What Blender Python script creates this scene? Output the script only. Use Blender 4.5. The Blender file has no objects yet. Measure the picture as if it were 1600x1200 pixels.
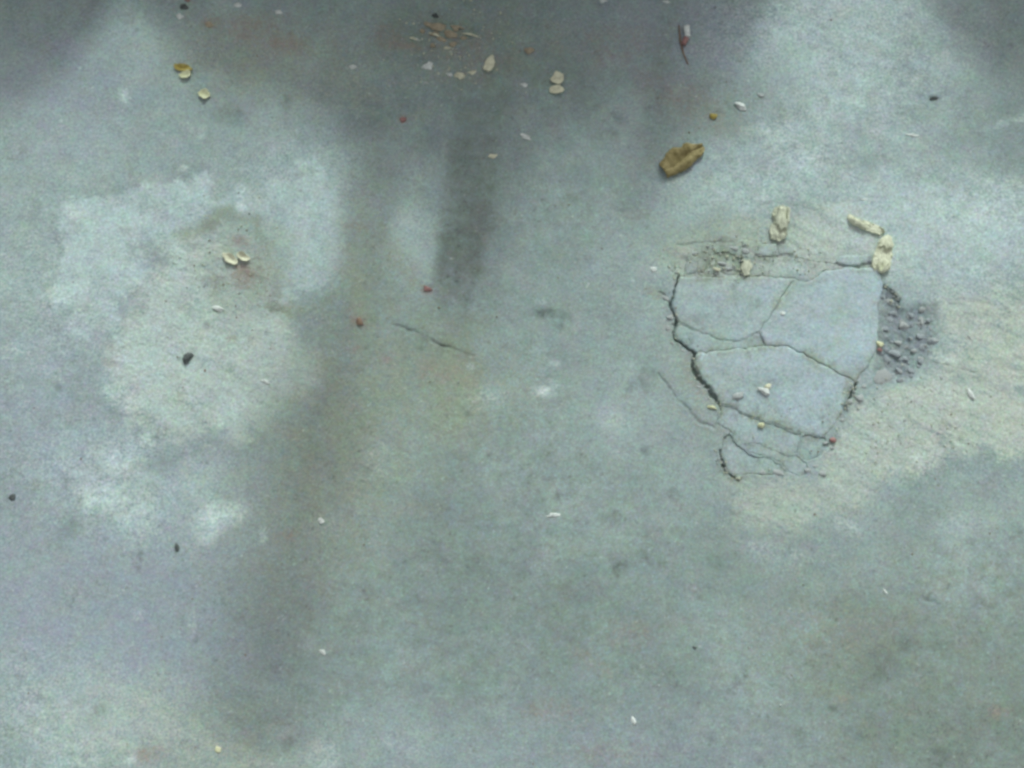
import bpy, bmesh, math, random
import numpy as np
from mathutils import Vector, noise as mnoise
from mathutils.geometry import delaunay_2d_cdt

# ------------------------------------------------------------------ camera, sky, sun, exposure
scene = bpy.context.scene
C = scene.collection
R = math.radians
CAM = Vector((0.0, -0.2, 1.45))
TILT = R(8.0)
SENSOR, LENS = 36.0, 32.6
SUN_EL, SUN_AZ = R(34.0), R(9.0)          # azimuth clockwise from +Y (away from the viewer)

cam_d = bpy.data.cameras.new("camera")
cam = bpy.data.objects.new("camera", cam_d)
C.objects.link(cam)
cam.location = CAM
cam.rotation_euler = (TILT, 0, 0)
cam_d.sensor_width = SENSOR
cam_d.lens = LENS
cam_d.clip_start = 0.02
cam_d.clip_end = 300
scene.camera = cam

world = bpy.data.worlds.new("World")
scene.world = world
world.use_nodes = True
wn = world.node_tree
for n in list(wn.nodes):
    wn.nodes.remove(n)
w_out = wn.nodes.new("ShaderNodeOutputWorld")
w_bg = wn.nodes.new("ShaderNodeBackground")
w_sky = wn.nodes.new("ShaderNodeTexSky")
w_hsv = wn.nodes.new("ShaderNodeHueSaturation")
w_sky.sky_type = 'NISHITA'
w_sky.sun_disc = False
w_sky.sun_elevation = SUN_EL
w_sky.sun_rotation = SUN_AZ
w_sky.dust_density = 4.0
w_sky.air_density = 1.0
w_sky.ozone_density = 1.0
w_hsv.inputs['Saturation'].default_value = 0.12     # overcast: nearly colourless sky
wn.links.new(w_sky.outputs[0], w_hsv.inputs['Color'])
wn.links.new(w_hsv.outputs[0], w_bg.inputs['Color'])
w_bg.inputs['Strength'].default_value = 0.128
wn.links.new(w_bg.outputs[0], w_out.inputs[0])

sun_d = bpy.data.lights.new("sun", 'SUN')
sun = bpy.data.objects.new("sun", sun_d)
C.objects.link(sun)
sun_d.energy = 1.35
sun_d.angle = R(5.5)
sun_d.color = (0.835, 1.0, 0.96)
sun_dir = Vector((math.sin(SUN_AZ) * math.cos(SUN_EL), math.cos(SUN_AZ) * math.cos(SUN_EL), math.sin(SUN_EL)))
sun.rotation_euler = sun_dir.to_track_quat('Z', 'Y').to_euler()
sun.location = sun_dir * 5

vs = scene.view_settings
vs.view_transform = 'Standard'
vs.look = 'None'
vs.gamma = 1.0
vs.use_curve_mapping = False
vs.exposure = 0.36
scene.render.engine = 'CYCLES'
try:
    scene.cycles.pixel_filter_type = 'BLACKMAN_HARRIS'
    scene.cycles.filter_width = 3.0          # the soft little lens of the phone
    scene.cycles.max_bounces = 5
except Exception:
    pass

# ------------------------------------------------------------------ photo pixel (1600 x 1200) -> ground point
FPX = LENS / SENSOR * 1600.0
ct, st = math.cos(TILT), math.sin(TILT)


def P(px, py, z=0.0):
    dx, dy, dz = (px - 800.0) / FPX, -(py - 600.0) / FPX, -1.0
    wy, wz = dy * ct - dz * st, dy * st + dz * ct
    t = (z - CAM.z) / wz
    return (CAM.x + dx * t, CAM.y + wy * t)


def PA(pts):
    return np.array([P(p[0], p[1]) for p in pts])


MM = P(801, 600)[0] - P(800, 600)[0]       # metres per photo pixel at the centre

# ------------------------------------------------------------------ numpy noise


def _hash(ix, iy, seed):
    h = (ix.astype(np.uint32) * np.uint32(374761393) + iy.astype(np.uint32) * np.uint32(668265263)
         + np.uint32((seed * 2246822519) & 0xFFFFFFFF))
    h = (h ^ (h >> np.uint32(13))) * np.uint32(1274126177)
    h = h ^ (h >> np.uint32(16))
    return h.astype(np.float64) / 4294967295.0


def vnoise(x, y, seed):
    fx, fy = np.floor(x), np.floor(y)
    ix, iy = fx.astype(np.int64), fy.astype(np.int64)
    tx, ty = x - fx, y - fy
    tx = tx * tx * tx * (tx * (tx * 6 - 15) + 10)
    ty = ty * ty * ty * (ty * (ty * 6 - 15) + 10)
    a, b = _hash(ix, iy, seed), _hash(ix + 1, iy, seed)
    c, d = _hash(ix, iy + 1, seed), _hash(ix + 1, iy + 1, seed)
    return (a + (b - a) * tx) * (1 - ty) + (c + (d - c) * tx) * ty


def fbm(x, y, scale, seed, octv=5, rough=0.55):
    s, amp, tot = 0.0, 1.0, 0.0
    for k in range(octv):
        c, sn = math.cos(0.7 * k + seed), math.sin(0.7 * k + seed)
        s = s + amp * (vnoise((x * c - y * sn) * scale + 13.7 * k, (x * sn + y * c) * scale - 7.1 * k, seed * 31 + k) - 0.5)
        tot += amp
        amp *= rough
        scale *= 2.03
    return s / tot * 2.0         # about -1 .. 1


def sstep(a, b, v):
    t = np.clip((v - a) / (b - a), 0, 1)
    return t * t * (3 - 2 * t)


def seg_dist(x, y, a, b):
    ax, ay = a
    dx, dy = b[0] - ax, b[1] - ay
    t = np.clip(((x - ax) * dx + (y - ay) * dy) / (dx * dx + dy * dy + 1e-12), 0, 1)
    return np.hypot(x - ax - t * dx, y - ay - t * dy), t


def poly_sdf(x, y, poly):
    d = np.full(x.shape, 1e9)
    inside = np.zeros(x.shape, bool)
    n = len(poly)
    for i in range(n):
        a, b = poly[i], poly[(i + 1) % n]
        d = np.minimum(d, seg_dist(x, y, a, b)[0])
        cond = (a[1] > y) != (b[1] > y)
        xi = (b[0] - a[0]) * (y - a[1]) / (b[1] - a[1] + 1e-15) + a[0]
        inside ^= cond & (x < xi)
    return np.where(inside, -d, d)

# ------------------------------------------------------------------ what lies where on the concrete (stains, scuffs, dirt, painted light and shade)


def ell(x, y, cx, cy, rx, ry, ang=0.0, soft=0.5):
    """Soft ellipse; centre in photo pixels, radii in photo pixels, angle in degrees clockwise in the picture."""
    wx, wy = P(cx, cy)
    a = -R(ang)
    dx, dy = (x - wx) / MM, (y - wy) / MM
    u, v = dx * math.cos(a) + dy * math.sin(a), -dx * math.sin(a) + dy * math.cos(a)
    d = np.sqrt((u / rx) ** 2 + (v / ry) ** 2)
    return 1 - sstep(1 - soft, 1 + soft, d)


RECESS = [(1060, 430), (1052, 458), (1046, 480), (1054, 497), (1049, 528), (1070, 545), (1082, 556), (1078, 574), (1089, 594),
          (1107, 612), (1117, 634), (1112, 660), (1124, 682), (1121, 705), (1127, 731), (1146, 749), (1180, 744), (1206, 746),
          (1236, 744), (1250, 750), (1264, 742), (1263, 720), (1252, 712), (1254, 694), (1292, 685), (1306, 670), (1321, 647), (1329, 622),
          (1342, 606), (1362, 612), (1392, 608), (1422, 602), (1452, 582), (1470, 545), (1474, 510), (1458, 478), (1430, 470), (1412, 478),
          (1402, 462), (1381, 446), (1376, 418), (1362, 413), (1360, 398), (1312, 399), (1301, 410), (1242, 404), (1241, 384), (1214, 377),
          (1184, 381), (1176, 398), (1158, 398), (1139, 390), (1110, 392), (1072, 399), (1066, 420)]
RUBBLE = [(1376, 440), (1400, 458), (1412, 478), (1440, 468), (1470, 490), (1478, 520), (1468, 550), (1448, 584), (1420, 603), (1390, 608),
          (1358, 610), (1358, 572), (1371, 545), (1369, 480)]
SANDY_RIGHT = [(1480, 462), (1640, 450), (1640, 700), (1480, 712), (1400, 745), (1310, 800), (1235, 840), (1165, 810), (1140, 760),
               (1200, 752), (1270, 748), (1300, 690), (1340, 640), (1400, 610), (1465, 575)]
SANDY_TOP = [(1035, 430), (1040, 390), (1110, 370), (1190, 335), (1300, 325), (1400, 360), (1420, 420), (1380, 430), (1290, 420), (1180, 440), (1080, 440)]
OLD_PATCH = [(255, 372), (330, 345), (410, 350), (440, 400), (430, 470), (470, 520), (500, 600), (440, 660), (330, 690), (200, 640), (165, 590),
             (190, 510), (215, 450)]
PALE_LEFT = [(100, 325), (170, 295), (330, 288), (400, 278), (470, 262), (545, 330), (545, 420), (500, 470), (430, 460), (430, 360), (330, 340),
             (250, 375), (215, 450), (180, 520), (110, 500), (75, 470), (110, 400)]
SHADE_STREAK = [(716, -60), (714, 120), (702, 250), (684, 350), (678, 430), (684, 520), (732, 520), (752, 430), (768, 330), (786, 220), (796, 120), (800, -60)]  # outline of a cast shadow that is painted into the concrete colour
WIDE = [[(1061, 430, .8), (1053, 458, 1.2), (1047, 480, 1.4), (1058, 496, 2.2), (1053, 520, 1.4), (1056, 530, 1.8), (1087, 553, 2.4), (1082, 574, 2.6),
         (1094, 594, 3.6), (1110, 611, 3.4), (1124, 632, 2.6), (1128, 645, .8)],
        [(1126, 704, .8), (1130, 728, 1.8), (1146, 746, 2.2), (1156, 749, .6)],
        [(1338, 600, 2.0), (1328, 620, 1.6), (1320, 640, .8)],
        [(1158, 400, .8), (1158, 428, 1.8), (1168, 433, 1.0)],
        [(1380, 447, 1.0), (1394, 455, 2.2), (1404, 468, 1.8), (1406, 480, .8)]]
GRATE = [(1030, 585), (1045, 606), (1062, 626), (1080, 646), (1092, 660), (1118, 668)]
CRACK_MID = [(612, 505), (655, 522), (690, 540), (712, 547), (738, 557)]
CRACK_RIGHT = [(1440, 558), (1460, 567), (1485, 571), (1502, 576), (1522, 584)]
CRACKS = [(GRATE, 3.0, 0.0022, 0.7), (CRACK_MID, 3.2, 0.0030, 0.8), (CRACK_RIGHT, 2.2, 0.0020, 0.6),
          ([(1118, 662), (1130, 668), (1142, 676)], 3.0, 0.003, 0.6),
          ([(430, 486), (470, 497), (500, 478), (522, 462)], 3.5, 0.0018, 0.35),
          ([(1030, 455), (1044, 470), (1052, 485)], 2.5, 0.0025, 0.6),
          ([(1300, 318), (1345, 312), (1378, 308)], 1.6, 0.0012, 0.3),
          ([(1190, 320), (1215, 317), (1240, 322), (1290, 332)], 2.0, 0.0015, 0.35),
          ([(1060, 384), (1100, 378), (1145, 380)], 2.2, 0.0018, 0.4),
          ([(1060, 775), (1062, 800)], 1.8, 0.0010, 0.2),
          ([(1440, 935), (1462, 942)], 2.4, 0.0016, 0.5)]
PITS = [(858, 492, 26, 9, 8, .9), (872, 505, 10, 9, 30, .6), (840, 488, 10, 8, 0, .5), (968, 886, 12, 14, 0, .45), (1006, 876, 14, 14, 0, .35),
        (1036, 884, 9, 9, 0, .4), (1008, 706, 7, 6, 0, .6), (953, 812, 8, 8, 0, .35), (1460, 153, 9, 5, 0, .8), (1418, 110, 10, 8, 0, .3),
        (1345, 210, 10, 12, 0, .3), (1358, 255, 14, 14, 0, .25), (448, 162, 9, 16, 0, .5), (362, 180, 26, 15, 15, .5), (967, 185, 14, 7, 40, .55),
        (956, 210, 10, 9, 0, .5), (1015, 165, 9, 7, 0, .25), (323, 440, 9, 8, 0, .4), (341, 443, 9, 9, 0, .35), (300, 385, 14, 7, -10, .4),
        (330, 352, 9, 8, 0, .3), (362, 348, 9, 7, 0, .25), (466, 274, 9, 6, 0, .5), (322, 508, 6, 7, 0, .5), (216, 880, 5, 18, 8, .6),
        (277, 856, 5, 8, 0, .5), (155, 1110, 10, 12, 0, .45), (145, 1128, 14, 16, 40, .25), (305, 1000, 4, 5, 0, .6), (110, 826, 18, 15, 0, .4),
        (250, 728, 30, 12, -5, .35), (410, 1125, 12, 6, 10, .4), (450, 1165, 10, 14, 0, .4), (1280, 1015, 12, 8, 40, .4), (1410, 1005, 18, 12, 25, .5),
        (1160, 1055, 10, 14, 40, .45), (1145, 1078, 10, 7, 0, .5), (1300, 1106, 8, 5, 0, .55), (1250, 1148, 8, 10, 0, .45), (1335, 1148, 20, 7, 25, .35),
        (1380, 1040, 22, 24, 0, .35), (1455, 938, 10, 6, 30, .6), (1095, 925, 12, 14, 0, .3), (1120, 880, 16, 12, 0, .4), (1540, 945, 16, 10, 0, .35),
        (1465, 1185, 14, 14, 0, .5), (1010, 590, 16, 24, 15, .5), (1000, 600, 26, 18, -20, .3), (1055, 775, 10, 9, 0, .4), (1470, 1010, 14, 20, 0, .25),
        (90, 605, 10, 5, 30, .6), (115, 620, 12, 5, 30, .5), (575, 735, 10, 6, -40, .45), (565, 665, 5, 12, -20, .3), (733, 650, 9, 5, 30, .4),
        (655, 547, 5, 5, 0, .5), (1092, 497, 14, 6, 0, .25), (1180, 475, 12, 8, 0, .3), (1100, 400, 10, 6, 0, .3), (1073, 403, 8, 5, 0, .6),
        (1462, 478, 8, 6, 0, .6), (1515, 492, 14, 5, 0, .4), (1480, 665, 9, 6, 30, .4), (1503, 685, 6, 6, 0, .5), (1390, 590, 6, 6, 0, .4),
        (800, 500, 6, 4, 0, .3), (770, 350, 12, 20, 0, .2), (905, 305, 20, 10, 0, .2), (980, 320, 26, 16, 20, .25), (1000, 330, 20, 12, 0, .2)]
CHALKS = [(195, 150, 8, 12, -20, .5), (318, 205, 7, 10, 0, .3), (285, 262, 8, 5, 0, .6), (375, 324, 8, 5, 20, .7), (850, 612, 16, 8, 10, .6),
          (868, 600, 12, 5, 30, .3), (868, 566, 8, 5, 0, .4), (734, 574, 6, 5, 0, .4), (190, 718, 26, 30, 30, .4), (160, 775, 34, 22, 0, .45),
          (215, 800, 30, 26, 0, .35), (345, 806, 34, 18, -10, .65), (325, 825, 20, 20, 0, .4), (230, 690, 12, 8, 40, .5), (215, 960, 8, 8, 0, .25),
          (300, 975, 6, 18, 0, .25), (410, 838, 6, 12, 0, .4), (90, 465, 20, 18, 0, .5), (112, 330, 16, 7, 40, .5), (268, 385, 22, 16, 20, .5),
          (290, 392, 14, 10, 0, .4), (190, 620, 24, 16, 20, .45), (360, 640, 30, 12, -40, .35), (510, 820, 30, 20, 0, .1), (30, 545, 20, 8, 0, .3),
          (1215, 205, 45, 16, 0, .35), (1260, 250, 26, 22, 0, .3), (1580, 190, 40, 8, -15, .2), (1530, 330, 80, 30, 0, .35),
          (1590, 300, 60, 20, 10, .3), (1190, 860, 30, 14, 20, .15), (1245, 870, 16, 8, 0, .15), (1500, 820, 40, 16, -10, .15),
          (1320, 820, 20, 10, 30, .3), (960, 660, 30, 20, 30, .18), (590, 720, 20, 30, 0, .1),
          (205, 1185, 7, 5, -30, .7), (340, 1172, 4, 5, 0, .5), (505, 1180, 20, 20, 0, .3), (640, 1160, 40, 30, 0, .12),
          (760, 620, 30, 18, 0, .2), (1430, 720, 10, 8, 0, .3), (1475, 560, 20, 8, 20, .3), (1395, 585, 14, 7, 20, .3), (845, 470, 8, 5, 0, .3)]
RUSTS = [(395, 45, 50, 22, 10, .5), (440, 65, 40, 20, 15, .55), (330, 35, 16, 12, 0, .6), (425, 28, 30, 12, 0, .3), (610, 60, 24, 18, 30, .55),
         (640, 72, 30, 8, 10, .5), (600, 45, 12, 10, 0, .5), (380, 430, 16, 22, -10, .95), (375, 377, 14, 9, 20, .7), (562, 503, 14, 10, 20, .8),
         (669, 452, 12, 7, 0, .8), (685, 450, 8, 4, 0, .4), (629, 187, 9, 7, 0, .8), (1022, 458, 14, 8, 20, .6), (555, 546, 10, 6, 0, .5),
         (604, 561, 8, 4, 20, .5), (690, 580, 50, 16, 10, .35), (362, 530, 9, 6, 0, .5), (860, 1110, 40, 14, 0, .35), (930, 1040, 40, 10, 40, .25),
         (230, 1180, 24, 10, -10, .6), (950, 1180, 60, 16, 0, .25), (1320, 1090, 18, 8, 0, .4), (1560, 1115, 14, 9, 0, .5), (985, 990, 40, 20, 0, .2),
         (445, 835, 16, 9, 0, .4), (1080, 160, 90, 30, 30, .3), (950, 70, 70, 30, 0, .25), (740, 90, 60, 40, 0, .3), (170, 566, 12, 5, 20, .35),
         (560, 350, 20, 12, 0, .3), (1085, 605, 14, 30, -20, .3), (1320, 980, 90, 40, 0, .12), (1290, 380, 14, 6, 0, .2)]


def layers(x, y):
    """Float masks 0..1 for every kind of mark on the concrete at world points x, y."""
    wx = x + 0.022 * fbm(x, y, 14, 3, 5) + 0.004 * fbm(x, y, 120, 5, 3)
    wy = y + 0.022 * fbm(x, y, 14, 4, 5) + 0.004 * fbm(x, y, 120, 6, 3)
    fine = fbm(x, y, 70, 11, 4, .65)
    mid = fbm(x, y, 16, 12, 5, .6)
    # trowel strokes running down to the right
    a = R(-27)
    u, v = x * math.cos(a) + y * math.sin(a), -x * math.sin(a) + y * math.cos(a)
    stroke = fbm(u * 0.16, v, 85, 13, 5, .65)
    L = {}
    pale = 0.66 * (1 - sstep(-.014, .020, poly_sdf(wx, wy, PA(PALE_LEFT)) - .045 * mid - .008 * fine))
    pale = np.maximum(pale, .45 * ell(wx, wy, 480, 340, 130, 110, 20, .9))
    pale = np.maximum(pale, .72 * ell(wx, wy, 1480, 360, 220, 95, 12, .7))
    pale = np.maximum(pale, .50 * ell(wx, wy, 1190, 270, 150, 90, -20, .8))
    pale = np.maximum(pale, .14 * ell(wx, wy, 1480, 815, 190, 60, -8, .9))
    pale = np.maximum(pale, .26 * ell(wx, wy, 30, 420, 260, 190, 0, .9))
    pale = np.maximum(pale, .50 * ell(wx, wy, 240, 770, 170, 75, 10, .8))
    pale = np.maximum(pale, .32 * ell(wx, wy, 60, 1130, 160, 90, 0, .9))
    pale = np.maximum(pale, .12 * ell(wx, wy, 580, 1180, 130, 60, 0, .8))
    pale = np.maximum(pale, .35 * ell(wx, wy, 960, 620, 70, 110, 20, .8))
    pale = np.maximum(pale, .60 * ell(wx, wy, 640, 390, 40, 70, 0, .6))
    pale = np.maximum(pale, .55 * (1 - sstep(-.03, .03, poly_sdf(wx, wy, PA(OLD_PATCH)) - .035 * mid)))
    pale = np.maximum(pale, .30 * ell(wx, wy, 1240, 560, 330, 330, 0, .8))
    pale = np.maximum(pale, .62 * ell(wx, wy, 1300, 90, 150, 190, 10, .9))  # lit wedge between the shadows, painted as paler concrete
    L['pale'] = np.clip(pale * (0.9 + .55 * mid + .40 * stroke + .25 * fine), 0, 1)
    sandy = 0.95 * (1 - sstep(-.02, .03, poly_sdf(wx, wy, PA(SANDY_RIGHT)) - .03 * mid))
    sandy = np.maximum(sandy, .85 * (1 - sstep(-.01, .02, poly_sdf(wx, wy, PA(SANDY_TOP)) - .015 * mid)))
    sandy = np.maximum(sandy, .85 * (1 - sstep(-.03, .03, poly_sdf(wx, wy, PA(OLD_PATCH)) - .035 * mid)))
    sandy = np.maximum(sandy, .45 * ell(wx, wy, 270, 1150, 210, 60, 8, .7))
    sandy = np.maximum(sandy, .4 * ell(wx, wy, 560, 700, 90, 150, 10, .8))
    sandy = np.maximum(sandy, .25 * ell(wx, wy, 430, 110, 170, 60, 10, .8))
    L['sandy'] = np.clip(sandy * (.88 + .85 * stroke + .45 * mid + .35 * fine), 0, 1)
    purple = .7 * ell(wx, wy, 110, 650, 150, 130, 0, .7)
    purple = np.maximum(purple, .6 * ell(wx, wy, 300, 745, 80, 40, 0, .7))
    purple = np.maximum(purple, .9 * ell(wx, wy, 180, 920, 230, 160, 0, .8))
    purple = np.maximum(purple, .5 * ell(wx, wy, 110, 150, 110, 110, 0, .8))
    purple = np.maximum(purple, .5 * ell(wx, wy, 215, 440, 40, 60, 0, .8))
    purple = np.maximum(purple, .55 * ell(wx, wy, 1060, 60, 190, 70, 0, .8))
    purple = np.maximum(purple, .35 * ell(wx, wy, 1110, 680, 60, 60, 0, .8))
    purple = np.maximum(purple, .55 * ell(wx, wy, 880, 1170, 330, 60, 0, .8))
    purple = np.maximum(purple, .35 * ell(wx, wy, 1460, 440, 60, 40, 0, .8))
    L['purple'] = np.clip(purple * (.85 + .6 * mid), 0, 1)
    dirt_and_shade = .45 * ell(wx, wy, 575, 470, 45, 160, 4, .8)
    dirt_and_shade = np.maximum(dirt_and_shade, .35 * ell(wx, wy, 545, 700, 75, 200, 14, .8))  # upper half of the long band's shadow, painted in
    dirt_and_shade = np.maximum(dirt_and_shade, .30 * ell(wx, wy, 450, 950, 90, 190, 8, .8))  # lower half of the long band's shadow, painted in
    dirt_and_shade = np.maximum(dirt_and_shade, .40 * ell(wx, wy, 690, 580, 85, 60, 15, .7))
    dirt_and_shade = np.maximum(dirt_and_shade, .35 * ell(wx, wy, 890, 330, 130, 100, -20, .8))
    dirt_and_shade = np.maximum(dirt_and_shade, .25 * ell(wx, wy, 880, 130, 160, 60, -20, .8))
    dirt_and_shade = np.maximum(dirt_and_shade, .72 * ell(wx, wy, 1450, 1080, 250, 150, 15, .75))
    dirt_and_shade = np.maximum(dirt_and_shade, .80 * ell(wx, wy, 1540, 1150, 200, 90, 0, .6))
    dirt_and_shade = np.maximum(dirt_and_shade, .4 * ell(wx, wy, 1260, 1110, 170, 100, 10, .8))
    dirt_and_shade = np.maximum(dirt_and_shade, .35 * ell(wx, wy, 1180, 910, 130, 60, 10, .8))
    dirt_and_shade = np.maximum(dirt_and_shade, .3 * ell(wx, wy, 1560, 920, 80, 60, 10, .8))
    dirt_and_shade = np.maximum(dirt_and_shade, .45 * ell(wx, wy, 410, 1130, 80, 45, 15, .8))
    dirt_and_shade = np.maximum(dirt_and_shade, .30 * ell(wx, wy, 830, 650, 260, 260, 15, .8))
    dirt_and_shade = np.maximum(dirt_and_shade, .42 * ell(wx, wy, 820, 900, 460, 280, 0, .9))  # broad fall-off of light over the lower middle, painted darker
    dirt_and_shade = np.maximum(dirt_and_shade, .35 * ell(wx, wy, 1130, 170, 120, 50, -30, .8))
    dirt_and_shade = np.maximum(dirt_and_shade, .5 * ell(wx, wy, 700, 60, 70, 40, 0, .8))
    dirt_and_shade = np.maximum(dirt_and_shade, .50 * ell(wx, wy, 1560, 960, 200, 150, 20, .8))
    dirt_and_shade = np.maximum(dirt_and_shade, .42 * ell(wx, wy, 1030, 130, 30, 150, 6, .6))  # second shadow streak, right of centre, painted darker
    streak = poly_sdf(x + .006 * fbm(x, y, 14, 9, 3), y, PA(SHADE_STREAK))
    dirt_and_shade = np.maximum(dirt_and_shade, .66 * (1 - sstep(-.012, .014, streak)) * sstep(P(700, 550)[1], P(700, 420)[1], y) * (1 - .8 * sstep(P(700, 330)[1], P(700, 60)[1], y)))  # painted shadow streak, strengthening the one cast here
    L['dirt_and_shade'] = np.clip(dirt_and_shade * (.95 + .5 * mid + .25 * fine), 0, 1)
    brown = .62 * ell(wx, wy, 580, 430, 60, 150, 4, .9)
    brown = np.maximum(brown, 1.0 * ell(wx, wy, 690, 595, 110, 80, 15, .9))
    brown = np.maximum(brown, .55 * ell(wx, wy, 550, 660, 130, 180, 12, .9))
    brown = np.maximum(brown, .4 * ell(wx, wy, 470, 820, 110, 130, 10, .9))
    brown = np.maximum(brown, .65 * ell(wx, wy, 385, 425, 70, 70, 0, .9))
    brown = np.maximum(brown, .45 * ell(wx, wy, 1090, 610, 50, 90, -20, .8))
    brown = np.maximum(brown, .50 * ell(wx, wy, 1110, 385, 90, 40, -15, .8))
    brown = np.maximum(brown, .22 * ell(wx, wy, 1400, 1030, 200, 140, 10, .9))
    brown = np.maximum(brown, .35 * ell(wx, wy, 760, 60, 190, 80, 0, .8))
    brown = np.maximum(brown, .35 * ell(wx, wy, 430, 90, 150, 70, 10, .8))
    # the worn rim arching over the old patch
    for rim in ([(250, 400), (290, 358), (350, 335), (405, 350), (430, 400), (438, 460)], [(425, 480), (465, 498), (500, 482), (528, 455)],
                [(600, 350), (612, 400), (640, 440)]):
        pl = PA(rim)
        for i in range(len(pl) - 1):
            d, _ = seg_dist(wx, wy, pl[i], pl[i + 1])
            brown = np.maximum(brown, .75 * (1 - sstep(.002, .024, d)))
    smear = fbm(x + .12 * y, y * .10, 42, 15, 4, .6)          # long drag marks towards the viewer
    L['brown'] = np.clip(brown * (.9 + .6 * mid + .7 * smear), 0, 1)
    wx2 = x + .0035 * fbm(x, y, 90, 7, 4)
    wy2 = y + .0035 * fbm(x, y, 90, 8, 4)
    grime = np.zeros_like(x)
    for (cx, cy, rx, ry, an, am) in PITS:
        grime = np.maximum(grime, am * ell(wx2, wy2, cx, cy, rx, ry, an, .6))
    grime = np.clip(.62 * grime * (.9 + .7 * fine), 0, 1)
    brk = sstep(-.55, .35, fbm(x, y, 38, 14, 4, .65))
    for pts, wd, dep, am in CRACKS:
        pl = PA(pts)
        for i in range(len(pl) - 1):
            d, _ = seg_dist(wx2, wy2, pl[i], pl[i + 1])
            grime = np.maximum(grime, .62 * am * brk * (.7 + .8 * fine) * (1 - sstep(.2 * wd * MM, 1.3 * wd * MM, d)))
            grime = np.maximum(grime, .2 * am * (1 - sstep(0, 5 * wd * MM, d)))
    rub = .95 * (1 - sstep(-.016, .008, poly_sdf(.5 * (wx + wx2), .5 * (wy + wy2), PA(RUBBLE)) - .006 * fine - .014 * mid))
    rub = np.clip(rub * (.8 + .5 * mid + .5 * fine), 0, 1)
    L['rubble'] = rub
    rc = poly_sdf(wx2, wy2, PA(RECESS))
    grime = np.maximum(grime, .22 * (1 - sstep(0, .016, np.abs(rc))) * sstep(-.3, .5, mid))
    speck = fbm(x, y, 180, 21, 3, .6)
    L['grime'] = np.clip(np.maximum(grime, .5 * sstep(.42, .62, speck) * (.3 + .7 * L['dirt_and_shade'])), 0, 1)
    chalk = np.zeros_like(x)
    for (cx, cy, rx, ry, an, am) in CHALKS:
        chalk = np.maximum(chalk, am * ell(wx2, wy2, cx, cy, rx, ry, an, .7))
    sp2 = fbm(x, y, 150, 22, 3, .6)
    L['chalk'] = np.clip(np.maximum(chalk * (.9 + .5 * fine), .25 * sstep(.55, .75, sp2)), 0, 1)
    rust = np.zeros_like(x)
    for (cx, cy, rx, ry, an, am) in RUSTS:
        rust = np.maximum(rust, am * ell(wx2, wy2, cx, cy, rx, ry, an, .7))
    L['rust'] = np.clip(rust * (.9 + .6 * fine), 0, 1)
    scr = fbm(u * .10, v, 210, 16, 3, .6)
    L['chalk'] = np.clip(L['chalk'] + .10 * sstep(.25, .65, scr) * sstep(-.1, .5, fbm(x, y, 9, 17, 3)), 0, 1)
    L['grime'] = np.clip(L['grime'] + .30 * sstep(.40, .62, fbm(x, y, 105, 18, 4, .65)) * sstep(-.2, .5, fbm(x, y, 7, 19, 3)), 0, 1)
    L['mottle'] = np.clip(.5 + .5 * fbm(x, y, 5.5, 31, 6, .62) + .30 * fbm(x, y, 26, 32, 5, .65), 0, 1)
    L['plate'] = np.zeros_like(x)
    return L


LAYER_NAMES = ['pale', 'sandy', 'purple', 'dirt_and_shade', 'rubble', 'grime', 'chalk', 'rust', 'mottle', 'plate', 'brown']


def put_layers(me, L):
    for k in LAYER_NAMES:
        at = me.attributes.new(k, 'FLOAT', 'POINT')
        at.data.foreach_set('value', np.ascontiguousarray(L[k], dtype=np.float32))

# ------------------------------------------------------------------ materials


def new_mat(name):
    m = bpy.data.materials.new(name)
    m.use_nodes = True
    nt = m.node_tree
    return m, nt, nt.nodes['Principled BSDF']


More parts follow.
